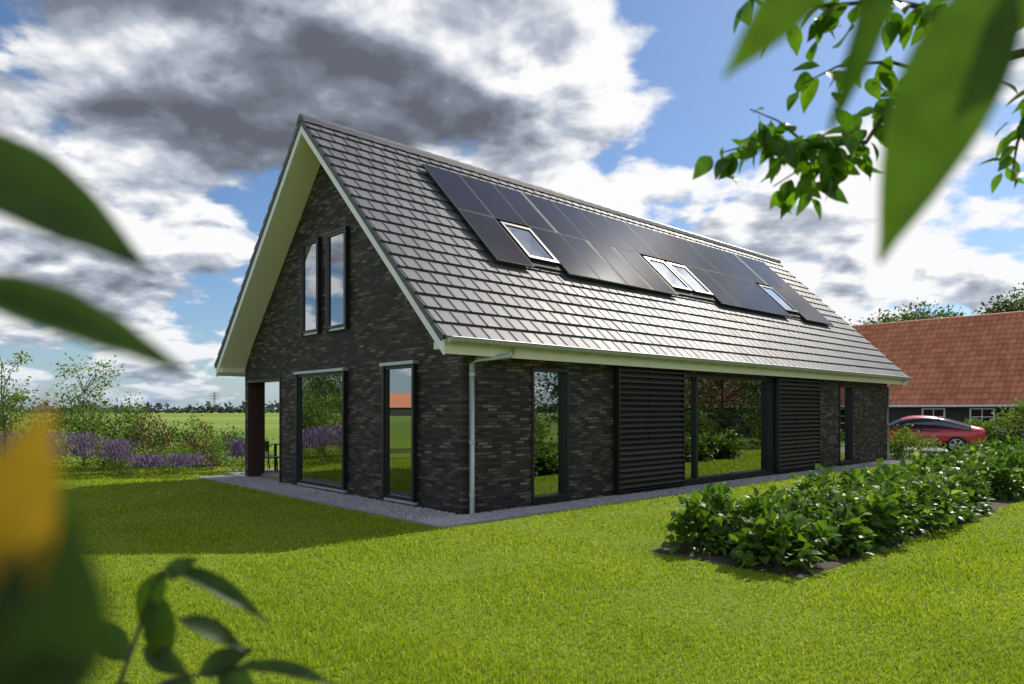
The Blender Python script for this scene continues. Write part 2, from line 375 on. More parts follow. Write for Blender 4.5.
def gutter(name,yc,x0,x1):
    V=[];F=[];n=8;r=.08
    for x in (x0,x1):
        for k in range(n+1):
            a=math.pi+math.pi*k/n; V.append((x,yc+r*math.cos(a),2.80+r*math.sin(a)))
        for k in range(n+1):
            a=math.pi+math.pi*(n-k)/n; V.append((x,yc+(r-.008)*math.cos(a),2.80+(r-.008)*math.sin(a)))
    m=2*(n+1)
    for k in range(m): F.append((k,(k+1)%m,(k+1)%m+m,k+m))
    for b in (0,m): 
        F.append(tuple(range(b,b+n+1)))
    poly(name,V,F,M['zinc'],house)
gutter('gutter_front',-OE-.085,-OG+.02,TE); gutter('gutter_rear',W+OE+.085,-OG+.02,TE)
tubes('gutter_bead',[([(-OG+.02,-OE-.17,2.805),(TE,-OE-.17,2.805)],.011)],M['zinc'],house)
boxes('gutter_brackets',[(x,x+.03,-OE-.172,-OE+.02,2.712,2.722) for x in np.arange(-.4,19,.6)],M['zinc'],house)
tubes('downpipe',[([(.75,-OE-.085,2.74),(.75,-OE-.085,2.66),(.68,-OE-.06,2.58),(.2,-.12,2.52),(.12,-.085,2.44),(.12,-.085,.02)],.042),
    ([(.12,-.085,2.3),(.12,-.085,2.25)],.05),([(.12,-.085,1.2),(.12,-.085,1.16)],.05),([(.12,-.085,.35),(.12,-.085,.3)],.05)],M['zinc'],house,12)
tubes('downpipe_far',[([(18.9,-OE-.085,2.72),(18.7,-.2,2.6),(18.1,-.085,2.45),(18.1,-.085,.02)],.042)],M['zinc'],house,10)
for i,(a,b) in enumerate(((3.78,6.05),(10.32,12.77))):
    n=22; z0=.12; z1=2.56; st=(z1-z0)/n
    V=[];F=[]
    for k in range(n):
        zc=z0+st*(k+.5)
        o=len(V)
        prs=[(-.15,zc-.03),(-.15,zc-.005),(-.07,zc+.045),(-.07,zc+.02)]
        for x in (a+.04,b-.04):
            for p in prs: V.append((x,*p))
        for q in range(4): F.append((o+q,o+(q+1)%4,o+4+(q+1)%4,o+4+q))
        F.append((o,o+1,o+2,o+3)); F.append((o+4,o+5,o+6,o+7))
    poly('louvre_slats_%d'%(i+1),V,F,M['slat'],house)
    boxes('shutter_frame_%d'%(i+1),[(a,a+.04,-.15,-.05,.08,2.6),(b-.04,b,-.15,-.05,.08,2.6),(a+.04,b-.04,-.15,-.05,2.57,2.6),(a+.04,b-.04,-.15,-.05,.08,.11),((a+b)/2-.02,(a+b)/2+.02,-.065,-.045,.11,2.57)],M['frame'],house)
    box('shutter_back_%d'%(i+1),a+.01,b-.01,-.03,-.003,.08,2.6,M['black'],house)
box('shutter_rail',3.7,12.85,-.10,-.02,2.605,2.63,M['frame'],house)
def onroof(x,u,hh):
    return np.array([x,YM-u-hh*c45, RZ-u+hh*c45])
def slab(x0,x1,u0,u1,h0,h1,tilt=0):
    V=[tuple(onroof(x,u,hh+tilt*(x-x0))) for x in (x0,x1) for u in (u0,u1) for hh in (h0,h1)]
    return V,[(0,1,3,2),(4,6,7,5),(0,4,5,1),(2,3,7,6),(0,2,6,4),(1,5,7,3)]
def slabs(name,lst,mat):
    V=[];F=[]
    for b in lst:
        v,f=slab(*b); o=len(V); V+=v;F+=[tuple(i+o for i in q) for q in f]
    return poly(name,V,F,mat,house)
X0=1.85; PW=1.01; U0=.6; UM=1.86; U1=3.12
skyc={1:1,6:2,12:1}; used={1,6,7,12}
pan=[];fr=[]
for k in range(15):
    for r,(a,b) in enumerate(((U0,UM),(UM,U1))):
        if r==1 and k in used: continue
        x=X0+k*PW
        fr.append((x+.006,x+PW-.006,a+.005,b-.005,.075,.112)); pan.append((x+.026,x+PW-.026,a+.018,b-.018,.1125,.115,random.uniform(-.004,.004)))
slabs('solar_panel_frames',fr,M['pframe']); slabs('solar_panels',pan,M['panel'])
slabs('panel_rails',[(X0+.1,X0+15*PW-.1,u,u+.03,.03,.074) for u in (.9,1.6)]+[(X0+.1,X0+.9,2.2,2.23,.03,.074),(X0+.1,X0+.9,2.8,2.83,.03,.074)],M['rail'])
slabs('panel_backing',[(X0+.02,X0+15*PW-.02,U0+.02,UM-.02,.060,.073)],M['under'])
sk=[];sg=[];fl=[];bl=[]
for k,w in skyc.items():
    for q in range(w):
        x=X0+(k+q)*PW+.06; x1=x+PW-.12; a=UM+.10; b=UM+1.02
        fl.append((x-.05,x1+.05,a-.08,b+.12,.03,.055))
        sk+=[(x,x+.07,a,b,.056,.13),(x1-.07,x1,a,b,.056,.13),(x+.07,x1-.07,a,a+.06,.056,.13),(x+.07,x1-.07,b-.06,b,.056,.13)]
        sg.append((x+.07,x1-.07,a+.06,b-.06,.1,.108)); bl.append((x+.07,x1-.07,a+.06,a+.3,.075,.08))
slabs('skylight_flashing',fl,M['under']); slabs('skylight_frames',sk,M['frame']); slabs('skylight_glass',sg,M['skyglass']); slabs('skylight_blinds',bl,M['curtain'])
# ---------------------------------------------------------------- ground
def groundmat():
    m,nt,o=newmat('grass_ground')
    tc=N(nt,'ShaderNodeTexCoord'); 
    n1=N(nt,'ShaderNodeTexNoise'); n1.inputs['Scale'].default_value=.35; n1.inputs['Detail'].default_value=8
    n2=N(nt,'ShaderNodeTexNoise'); n2.inputs['Scale'].default_value=35; n2.inputs['Detail'].default_value=4
    n3=N(nt,'ShaderNodeTexNoise'); n3.inputs['Scale'].default_value=.012; n3.inputs['Detail'].default_value=5
    mp=N(nt,'ShaderNodeMapping'); mp.inputs['Scale'].default_value=(.25,1,1)
    link(nt,tc.outputs['Object'],mp.inputs[0])
    for n in (n1,n2): link(nt,tc.outputs['Object'],n.inputs['Vector'])
    link(nt,mp.outputs[0],n3.inputs['Vector'])
    lawn=mixc(nt,n1.outputs[0],(.085,.14,.008),(.19,.26,.018))
    lawn=mixc(nt,mth(nt,'MULTIPLY',n2.outputs[0],.6),lawn,(.21,.26,.035))
    cr=N(nt,'ShaderNodeValToRGB'); cr.color_ramp.elements[0].position=.4; cr.color_ramp.elements[0].color=(.11,.19,.025,1); cr.color_ramp.elements[1].position=.62; cr.color_ramp.elements[1].color=(.27,.33,.07,1)
    link(nt,n3.outputs[0],cr.inputs[0])
    ln=N(nt,'ShaderNodeVectorMath',operation='LENGTH'); link(nt,tc.outputs['Object'],ln.inputs[0])
    f=mth(nt,'MULTIPLY',mth(nt,'SUBTRACT',ln.outputs['Value'],28.0),.05,clamp=True)
    cc=mixc(nt,f,lawn,cr.outputs[0])
    b=N(nt,'ShaderNodeBsdfPrincipled'); b.inputs['Roughness'].default_value=.9; b.inputs['Specular IOR Level'].default_value=.1
    link(nt,cc,b.inputs['Base Color'])
    bp=N(nt,'ShaderNodeBump'); bp.inputs['Strength'].default_value=.6; bp.inputs['Distance'].default_value=.03; link(nt,n2.outputs[0],bp.inputs['Height']); link(nt,bp.outputs[0],b.inputs['Normal'])
    link(nt,b.outputs[0],o.inputs[0]); return m
S=4000
poly('ground',[(-S,-S,0),(S,-S,0),(S,S,0),(-S,S,0)],[(0,1,2,3)],groundmat())
def hpoly(name,pts,z,mat): return poly(name,[H(t,s,z) for t,s in pts],[tuple(range(len(pts)))],mat)
GW=.72; GG=.95
V=[H(-GG,-GW,.006),H(19.2,-GW,.006),H(19.2,.0,.006),H(0,0,.006),H(0,W,.006),H(-GG,W+.7,.006),H(0,W+.7,.006)]
poly('gravel_path',V,[(0,1,2,3),(0,3,4,5),(4,6,5)],M['gravelbase'])
hpoly('terrace_paving',[(0.02,6.8),(3.3,6.8),(3.3,11),(0.02,11)],.012,M['paving'])
hpoly('driveway',[(20.9,-3.6),(29,-5.5),(40,-6),(40,16),(20.9,16)],.008,M['asphalt'])
hpoly('planting_bed_soil',[(-.1,-5.6),(16,-5.6),(16,-3.7),(-.1,-3.7)],.006,M['soil'])
boxes('path_edging',[(-GG-.05,19.2,-GW-.05,-GW,0,.03),(-GG-.05,-GG,-GW+.001,W+.7,0,.03)],M['paving'],None)
bpy.data.objects['path_edging'].location=C0; bpy.data.objects['path_edging'].rotation_euler=(0,0,ANG)
n=26000
tt=np.where(rng.random(n)<.62, 0,1)
t=np.where(tt==0, -GG+rng.random(n)**1.5*(19+GG), -GG+rng.random(n)*GG); s=np.where(tt==0,-GW+rng.random(n)*GW, -GW+rng.random(n)*(W+1.3))
px=C0.x+Lx*t-Ly*s; py=C0.y+Ly*t+Lx*s
oct_v=np.array([(1,0,0),(-1,0,0),(0,1,0),(0,-1,0),(0,0,.7),(0,0,-.7)]); oct_f=np.array([(0,2,4),(2,1,4),(1,3,4),(3,0,4),(2,0,5),(1,2,5),(3,1,5),(0,3,5)])
inst('gravel_stones',oct_v,oct_f,np.stack([px,py,np.full(n,.012)],1),frames(rnd_unit(n),rnd_unit(n)),rng.uniform(.010,.022,size=(n,3)),M['gravel'])
n=280000
y=3.6*np.exp(rng.random(n)*math.log(23/3.6)); x=(rng.random(n)*2-1)*.85*y
th=(x-C0.x)*Lx+(y-C0.y)*Ly; sh=-(x-C0.x)*Ly+(y-C0.y)*Lx
ok=~((th>-GG-.06)&(sh>-GW-.06)&(th<19.3)&(sh<9.7)) & ~((th>-.12)&(th<16)&(sh>-5.62)&(sh<-3.68)) & ~((th>20.6)&(sh>-3.9))
x=x[ok];y=y[ok];n=len(x)
d=np.stack([rng.normal(0,.45,n),rng.normal(0,.45,n),np.ones(n)],1)
patch=.85+.4*np.sin(x*1.7+np.sin(y*1.3)*2)*np.sin(y*1.1+1.2*np.sin(x*.8))
sz=np.stack([.0035*np.maximum(1,y/4.5)*rng.uniform(.8,1.5,n),rng.uniform(.022,.05,n)*patch*np.maximum(1,y/14),np.full(n,.03)],1)
bl_v=np.array([(-1,0,0),(1,0,0),(.15,1,.4),(-.15,1,.4)]); bl_f=np.array([(0,1,2,3)])
inst('lawn_grass',bl_v,bl_f,np.stack([x,y,np.zeros(n)],1),frames(d,rnd_unit(n)),sz,M['grass'])
# ---------------------------------------------------------------- foliage helpers
def shrub(name,items,mat,leaf=LEAF2,ls=(.05,.09),per=600,droop=.2,parent=None,aspect=1.0,clump=26):
    P=[];D=[];S=[]
    for (cx,cy,rx,ry,hh) in items:
        m=clump; a=rng.random(m)*2*np.pi; zz=rng.random(m)**.7; rr=np.sqrt(np.maximum(.05,1-zz**2))*rng.uniform(.6,1,m)
        cc=np.stack([cx+rx*rr*np.cos(a),cy+ry*rr*np.sin(a),hh*zz*rng.uniform(.75,1.05,m)],1)
        k=rng.integers(0,m,per); o=rng.normal(0,1,size=(per,3))*np.array([rx*.2,ry*.2,hh*.13])
        p=cc[k]+o; p[:,2]=np.abs(p[:,2])
        out=p-np.array([cx,cy,hh*.25]); out=nrm(out)
        P.append(p);D.append(nrm(out+rng.normal(0,.5,size=(per,3))+np.array([0,0,droop])));S.append(rng.uniform(*ls,size=per))
    P=np.concatenate(P);D=np.concatenate(D);S=np.concatenate(S); n=len(P)
    nn=nrm(np.array([0,0,1.0])+rng.normal(0,.5,size=(n,3)))
    sc3=np.stack([S*aspect,S,S],1)
    return inst(name,leaf[0],leaf[1],P,frames(D,nn),sc3,mat,parent)
it=[]
for tq in np.arange(.3,15.8,.55):
    for sq in (-5.25,-4.65,-4.05):
        tj=tq+rng.uniform(-.15,.15)+(.3 if sq==-4.65 else 0); sj=sq+rng.uniform(-.1,.1)
        if 7.4<tj<9.0 and sj<-4.9: continue
        X=H(tj,sj); r=rng.uniform(.34,.48); it.append((X[0],X[1],r,r,rng.uniform(.36,.62)+.012*tj))
hy=empty('hydrangea_border')
shrub('hydrangea_leaves',it,M['hyd'],leaf=leaf_t(3,.42,.28,.3,.75),ls=(.07,.16),per=320,parent=hy,droop=0)
P=[];Dd=[]
for (cx,cy,r,_,hh) in it:
    for k in range(random.randint(1,3)):
        a=random.random()*6.28; q=random.uniform(.1,.85)*r
        c=np.array([cx+q*math.cos(a),cy+q*math.sin(a),hh*random.uniform(.98,1.12)])
        v=rnd_unit(26); v[:,2]=np.abs(v[:,2])*.7; P.append(c+v*random.uniform(.03,.055)); Dd.append(v+rng.normal(0,.5,size=v.shape))
P=np.concatenate(P);Dd=np.concatenate(Dd)
inst('flower_heads',QUAD[0],QUAD[1],P,frames(Dd,rnd_unit(len(P))),rng.uniform(.018,.032,len(P)),M['hydf'],hy)
st=[]
for (cx,cy,r,_,hh) in it:
    for k in range(7):
        a=random.random()*6.28; st.append(([(cx,cy,0),(cx+.5*r*math.cos(a),cy+.5*r*math.sin(a),hh*.5),(cx+.8*r*math.cos(a),cy+.8*r*math.sin(a),hh*.9)],[.008,.006,.003]))
tubes('hydrangea_stems',st,M['bark'],hy,4)
X=[(13.7,24.4,.7,.6,.95),(14.5,24.8,.7,.6,.75),(13.1,24.0,.4,.4,.55)]
shrub('corner_bush',X,M['shrub2'],per=800,ls=(.06,.12))
shrub('driveway_shrubs',[(23.0,31.5,1.2,1,2.0),(24.8,31,1.4,1.1,1.8),(26.5,30,1.5,1.2,1.7),(21.8,32.5,.8,.8,1.2)],M['shrub2'],per=1500,ls=(.10,.18))
shrub('low_hedge',[(x,y,.7,.6,.7) for x,y in [(20.6,27.2),(21.5,26.6),(22.4,26.0),(23.2,25.4)]],M['hyd'],per=500,ls=(.08,.14))
shrub('garden_shrub',[(-13.6,18.5,1.1,.9,2.2),(-12.2,19.6,.9,.9,1.9),(-15.2,19.5,1.5,1.2,2.8),(-17.5,19,1.5,1.5,2.5),(-11.2,20.6,.8,.7,1.7),(-9.6,21.4,.7,.6,1.2)],M['shrub2'],per=2100,ls=(.05,.10))
shrub('dark_shrub',[(-11.4,20.2,.9,.7,1.5),(-10.2,20.8,.8,.7,1.2),(-13.2,22,1.3,1,1.9),(-8.6,21.5,.7,.6,.9),(-14.2,19.0,.8,.6,1.8)],M['shrub'],per=1600,ls=(.05,.10))
shrub('red_leaved_shrub',[(-9.9,19.2,.7,.5,1.55),(-8.9,19.9,.5,.4,1.2)],M['red'],per=1000,ls=(.05,.09))
shrub('perennial_plants',[(x,y,.6,.45,hh) for x,y,hh in [(-12.8,17.6,.9),(-11.7,17.9,1.0),(-10.8,18.2,.9),(-9.8,18.3,.65),(-8.8,18.6,.75),(-7.9,19.0,.85),(-7.3,19.8,.95),(-14,17.3,.9),(-15.2,17.3,.8),(-10.4,19.0,1.2)]],M['shrub2'],per=750,ls=(.04,.09))
def spikes(name,items,mat,n,ls,hh):
    P=[]
    for (cx,cy,rx,ry,h0) in items:
        p=np.stack([cx+rng.normal(0,rx*.5,n),cy+rng.normal(0,ry*.5,n),h0*rng.uniform(.5,1.1,n)],1); P.append(p)
    P=np.concatenate(P); m=len(P); d=np.stack([rng.normal(0,.2,m),rng.normal(0,.2,m),np.ones(m)],1)
    s=rng.uniform(*ls,size=m)
    inst(name,QUAD[0],QUAD[1],P,frames(d,rnd_unit(m)),np.stack([s*.35,s,s],1),mat)
spikes('lavender_plants',[(-8.4,17.8,.6,.3,.46),(-9.3,17.7,.5,.3,.44),(-11.7,17.5,.6,.3,1.0),(-12.7,17.3,.6,.3,1.0),(-10.9,17.7,.5,.3,.95),(-7.4,18.9,.3,.2,.75),(-10.1,17.8,.4,.3,.8),(-13.6,17.0,.5,.3,.9)],M['purple'],470,(.07,.14),0)
spikes('pink_flowers',[(-11.2,17.6,.6,.3,.9),(-12.4,17.2,.5,.3,.8),(-13.2,17.4,.4,.3,1.1),(-10.2,17.9,.5,.3,.8)],M['pinkf'],110,(.05,.08),0)
# ---------------------------------------------------------------- trees
def tree(name,x,y,h,cr,mat,n=5000,ls=(.1,.2),trunk=.12,clumps=40,low=.3,flat=1.0):
    e=empty(name,(0,0,0)); lst=[]
    top=Vector((x+random.uniform(-.1,.1)*h*.3,y+random.uniform(-.1,.1)*h*.3,h*.85))
    pts=[Vector((x,y,0)),Vector((x+random.uniform(-.03,.03)*h,y,h*.3)),Vector((x,y+random.uniform(-.03,.03)*h,h*.6)),top]
    lst.append((pts,[trunk,trunk*.75,trunk*.45,trunk*.12]))
    C=[]
    for k in range(clumps):
        f=random.uniform(low,1.0); a=random.random()*6.28; 
        rad=cr*math.sqrt(max(.08,1-((f-(.5+low/2))/(.55*(1-low)+.1))**2*.9))*random.uniform(.45,1)
        p=Vector((x+rad*math.cos(a),y+rad*math.sin(a),h*f)); C.append(p)
        zz=max(.15,f-.22)*h; b=Vector((x,y,zz)); mid=(b+p)/2+Vector((0,0,.04*h))
        lst.append(([b,mid,p],[trunk*.3,trunk*.18,trunk*.06]))
    tubes('trunk_and_limbs',lst,M['bark'],e,6)
    C=np.array([tuple(c) for c in C]); k=rng.integers(0,clumps,n); sg=cr*.21
    sgk=rng.uniform(.6,1.3,clumps)*sg
    P=C[k]+rng.normal(0,1,size=(n,3))*sgk[k][:,None]*np.array([1,1,.7])
    d=nrm(P-C[k]+rng.normal(0,.3,size=(n,3))*sg); s=rng.uniform(*ls,size=n)
    inst('foliage',LEAF2[0],LEAF2[1],P,frames(d,nrm(rng.normal(0,.6,size=(n,3))+np.array([0,0,1]))),s,mat,e)
tree('young_tree',-12.6,20.5,3.0,.9,M['shrub2'],1700,(.06,.11),.04,24,.3)
tree('young_tree',-14.9,18.6,3.5,.8,M['tree'],1000,(.06,.12),.04,22,.35)
tree('young_tree',-12.4,17.0,3.4,.6,M['shrub2'],520,(.06,.11),.03,16,.4)
for (x,y,hh,c) in [(36,64,10.2,3.6),(40.0,67,10.6,3.4),(32,66,9.0,3.6),(44.8,62,11.4,2.6),(48.5,63,12.2,3.2),(53,64,12.4,4.2),(25,70,8,4)]:
    tree('background_tree',x,y,hh,c,M['tree'],9000,(.22,.42),.3,60,.25)
for (x,y,hh,c) in [(21,20,5.0,2.2),(24,14,6,2.6),(19.5,9,5.5,2.4),(26,24,5.5,2.4),(17,2,6,2.6),(12,-6,6,2.5),(28,6,8,3.5)]:
    tree('garden_tree',x,y,hh,c,M['tree'],4000,(.12,.24),.1,40,.2)
shrub('garden_hedge',[(x,y,1.1,1.0,hh) for x,y,hh in [(18.5,18.5,1.5),(19,16,1.8),(18.6,13.5,1.4),(18,11,1.7),(17,8,1.4),(16,5,1.6),(20.5,21.5,1.6),(14,1,1.5),(22,24.0,1.5)]],M['shrub2'],per=1500,ls=(.09,.16))
tree('birch_tree',-16.5,19.4,4.2,1.3,M['shrub2'],2200,(.07,.13),.06,34,.3)
n=22000
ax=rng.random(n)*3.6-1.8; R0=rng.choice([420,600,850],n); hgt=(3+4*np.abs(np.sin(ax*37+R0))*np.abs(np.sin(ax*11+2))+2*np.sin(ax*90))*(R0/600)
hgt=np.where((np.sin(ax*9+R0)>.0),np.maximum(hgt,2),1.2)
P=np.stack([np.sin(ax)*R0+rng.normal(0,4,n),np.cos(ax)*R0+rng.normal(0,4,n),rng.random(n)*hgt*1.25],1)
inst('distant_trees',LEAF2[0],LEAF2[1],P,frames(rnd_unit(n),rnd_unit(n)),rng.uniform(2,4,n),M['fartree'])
def pylon(x,y,h):
    L=[]
    b=h*.11
    for sx in (-1,1):
        for sy in (-1,1): L.append(([(x+sx*b,y+sy*b,0),(x+sx*b*.35,y+sy*b*.35,h*.6),(x,y,h)],.22))
    for i in range(6):
        z0=h*.6*i/6; z1=h*.6*(i+1)/6; r0=b*(1-.65*i/6); r1=b*(1-.65*(i+1)/6)
        L.append(([(x-r0,y-r0,z0),(x+r1,y-r1,z1)],.12)); L.append(([(x+r0,y-r0,z0),(x-r1,y-r1,z1)],.12))
    for zf,w in ((.62,.2),(.75,.26),(.88,.18)):
        L.append(([(x-h*w,y,h*zf),(x,y,h*(zf+.04)),(x+h*w,y,h*zf)],.16)); L.append(([(x-h*w,y,h*zf),(x+h*w,y,h*zf)],.16))
    tubes('electricity_pylon',L,M['steel'],None,4)
pylon(-350,820,24); pylon(-620,1000,24)
# ---------------------------------------------------------------- barn
BP=Vector((25,34,0)); barn=empty('barn',BP,ANG)
BW=9.2; y0,y1=-22,17; EZ=2.33; BR=EZ+BW/2
boxes('walls',[(0,BW,y0,y1,0,EZ+.02)],M['barnwall'],barn)
poly('gable_ends',[(0,y0,EZ),(BW,y0,EZ),(BW/2,y0,BR-.05),(0,y1,EZ),(BW,y1,EZ),(BW/2,y1,BR-.05)],[(0,1,2),(3,4,5)],M['barnwall'],barn)
poly('roof_deck',[(-.4,y0-.3,EZ-.4),(-.4,y1+.3,EZ-.4),(BW/2,y1+.3,BR),(BW/2,y0-.3,BR),(BW+.4,y0-.3,EZ-.4),(BW+.4,y1+.3,EZ-.4)],[(0,1,2,3),(3,2,5,4)],M['otile'],barn)
prof=[(0,.0),(.25,.05),(.5,.06),(.75,.02),(1,.0)]
tv=[(a,0,b) for a,b in prof]+[(a,1,b+.03) for a,b in prof]+[(a,1,b-.01) for a,b in prof]
tf=[(i,i+1,i+6,i+5) for i in range(4)]+[(i+5,i+6,i+11,i+10) for i in range(4)]
P=[];sl=(BW/2+.4)/c45; rows=17; tl=sl/rows
for r in range(rows):
    for k in range(int((y1-y0+.6)/.28)): P.append((y0-.3+k*.28,r*tl))
P=np.array(P); n=len(P)
D=np.array([-c45,0,-c45]); Nn=np.array([-c45,0,c45]); Yv=np.array([0,1,0])
pos=np.array([BW/2,0,BR])+P[:,:1]*Yv+P[:,1:]*D+Nn*.02
R=np.stack([Yv,D,Nn],axis=1)[None].repeat(n,0); R=R+0; R[:,:,1]+=rng.normal(0,.01,size=(n,1))*Nn
inst('pantiles',tv,tf,pos,R,np.tile([.282,tl+.03,1.3],(n,1)),M['otile'],barn)
tubes('ridge',[([(BW/2,y0-.3,BR+.03),(BW/2,y1+.3,BR+.03)],.12)],M['otile'],barn,8)
tubes('gutter',[([(-.45,y0-.3,EZ-.42),(-.45,y1+.3,EZ-.42)],.06)],M['white'],barn,8)
wl=[];wg=[]
for yy in (-8,-5.2,-1.5,1.2,3.4,6.2,9,12):
    wl+=[(-.05,.0,yy,yy+.07,.9,1.8),(-.05,0,yy+1.03,yy+1.1,.9,1.8),(-.05,0,yy+.07,yy+1.03,.9,.97),(-.05,0,yy+.07,yy+1.03,1.73,1.8),(-.045,0,yy+.53,yy+.57,.97,1.73),(-.045,0,yy+.07,yy+.53,1.33,1.37),(-.045,0,yy+.57,yy+1.03,1.33,1.37)]
    wg.append((-.02,-.003,yy+.07,yy+1.03,.97,1.73))
boxes('window_frames',wl,M['white'],barn); boxes('window_panes',wg,M['carglass'],barn)
fb=empty('farm_barn',(-190,60,0),math.radians(100))
boxes('walls',[(-9,9,-5,5,0,2.6)],M['barnwall'],fb)
poly('roof',[(-9.4,-5.5,2.4),(9.4,-5.5,2.4),(9.4,0,6.6),(-9.4,0,6.6),(9.4,5.5,2.4),(-9.4,5.5,2.4)],[(0,1,2,3),(3,2,4,5)],M['otile'],fb)
poly('gables',[(-9,-5,2.6),(-9,5,2.6),(-9,0,6.4),(9,-5,2.6),(9,5,2.6),(9,0,6.4)],[(0,1,2),(3,4,5)],M['barnwall'],fb)
for (x,y,hh,c) in [(-178,38,9,4.5),(-188,82,10,5),(-200,96,8,4)]:
    tree('farmyard_tree',x,y,hh,c,M['tree'],2500,(.5,.9),.3,40,.25)
# ---------------------------------------------------------------- car
car=empty('parked_car',(18.65,27.5,.008),math.radians(150))
stn=[(0,.42,.80,.92,.66,.74,.66),(.06,.30,.86,.99,.80,.84,.70),(.45,.22,.90,1.08,.88,.91,.66),(1.0,.2,.92,1.27,.9,.92,.60),(1.6,.2,.92,1.43,.9,.92,.58),(2.3,.2,.91,1.47,.9,.92,.58),(2.85,.2,.90,1.40,.9,.92,.60),(3.45,.2,.90,1.0,.9,.91,.72),(4.0,.2,.84,.90,.88,.9,.70),(4.45,.22,.74,.79,.82,.85,.62),(4.68,.28,.58,.62,.70,.72,.5),(4.74,.36,.48,.5,.6,.6,.4)]
V=[];F=[];MI=[]
for (x,zb,zm,zt,wb,wm,wt) in stn:
    half=[(0,zb),(wb,zb),(wm+.015,zb+(zm-zb)*.55),(wm,zm),(wt,zt),(0,zt+.035)]
    for (yy,z) in half: V.append((x,-yy,z))
    for (yy,z) in half[-2:0:-1]: V.append((x,yy,z))
m=10
for i in range(len(stn)-1):
    for k in range(m):
        F.append((i*m+k,i*m+(k+1)%m,(i+1)*m+(k+1)%m,(i+1)*m+k))
        g=0
        if k in (3,6) and 2<=i<=6: g=1
        if k in (4,5) and (i in (2,3) or i==6): g=1
        MI.append(g)
F.append(tuple(range(m-1,-1,-1))); MI.append(0); F.append(tuple(range((len(stn)-1)*m,len(stn)*m))); MI.append(0)
body=poly('body',V,F,M['carred'],car,True); body.data.materials.append(M['carglass']); body.data.polygons.foreach_set('material_index',MI)
md=body.modifiers.new('sub','SUBSURF'); md.levels=2; md.render_levels=2
def cyl(name,r,depth,mat,parent,loc=(0,0,0)):
    me=bpy.data.meshes.new(name); bm=bmesh.new(); bmesh.ops.create_cone(bm,cap_ends=True,segments=36,radius1=r,radius2=r,depth=depth,matrix=Matrix.Translation(loc)@Matrix.Rotation(math.pi/2,4,'X')); bm.to_mesh(me); bm.free(); return add_obj(name,me,mat,parent)
def wheel(nm,x,yy,sgn):
    w=empty(nm); w.parent=car; w.location=(x,yy,.33)
    cyl('tyre',.33,.2,M['rubber'],w); cyl('rim',.235,.205,M['black'],w)
    V=[];F=[]
    for k in range(5):
        a=k*2*math.pi/5
        for (r,hw) in ((.04,.035),(.225,.05)):
            for q in (-1,1): V.append((r*math.cos(a)-q*hw*math.sin(a),sgn*.108,r*math.sin(a)+q*hw*math.cos(a)))
        o=4*k; F.append((o,o+1,o+3,o+2))
    poly('spokes',V,F,M['alloy'],w)
    V=[];F=[]
    for k in range(32):
        a=k*2*math.pi/32
        for r in (.215,.24): V.append((r*math.cos(a),sgn*.109,r*math.sin(a)))
    for k in range(32): F.append((2*k,2*k+1,(2*k+3)%64,(2*k+2)%64))
    poly('rim_edge',V,F,M['alloy'],w)
for i,(x,yy) in enumerate(((.98,.84),(.98,-.84),(3.78,.84),(3.78,-.84))): wheel('wheel_%d'%(i+1),x,yy,1 if yy>0 else -1)
for i,(x,yy) in enumerate(((.98,.865),(.98,-.865),(3.78,.85),(3.78,-.85))): cyl('wheel_arch_%d'%(i+1),.37,.10,M['black'],car,(x,yy,.34))
boxes('tail_lamps',[(-.015,.09,.42,.76,.74,.84),(-.015,.09,-.76,-.42,.74,.84),(-.012,.05,-.42,.42,.76,.80)],M['taill'],car)
boxes('bumper_trim',[(-.02,.12,-.62,.62,.26,.42),(1.4,3.3,.895,.915,.2,.28),(1.4,3.3,-.915,-.895,.2,.28)],M['black'],car)
boxes('number_plate',[(-.03,-.015,-.26,.26,.50,.61)],M['white'],car)
boxes('mirrors',[(3.0,3.12,.9,1.05,.92,1.03),(3.0,3.12,-1.05,-.9,.92,1.03)],M['carred'],car)
boxes('pillars',[(2.12,2.2,.905,.93,.9,.95),(1.5,3.3,.925,.932,.86,.885)],M['black'],car)
# ---------------------------------------------------------------- garden furniture on the terrace
def furn(name,t,s,kind,rot=0):
    e=empty(name,H(t,s,.012),ANG+rot)
    if kind=='table':
        boxes('top_and_legs',[(-.45,.45,-.9,.9,.72,.75),(-.4,-.34,-.84,-.78,0,.72),(.34,.4,-.84,-.78,0,.72),(-.4,-.34,.78,.84,0,.72),(.34,.4,.78,.84,0,.72)],M['frame'],e)
    else:
        boxes('seat',[(-.22,.22,-.22,.22,.43,.46)],M['frame'],e)
        boxes('backrest',[(-.22,-.19,-.2,.2,.62,.88)],M['frame'],e)
        tubes('legs',[([(-.2,-.2,.88),(-.2,-.2,.45),(-.24,-.2,0)],.014),([(-.2,.2,.88),(-.2,.2,.45),(-.24,.2,0)],.014),([(.2,-.2,.45),(.23,-.2,0)],.014),([(.2,.2,.45),(.23,.2,0)],.014)],M['frame'],e,6)
furn('garden_table',1.7,9.3,'table'); furn('garden_chair',.75,8.95,'chair'); furn('garden_chair',.8,9.6,'chair'); furn('garden_chair',2.6,9.0,'chair',math.pi)
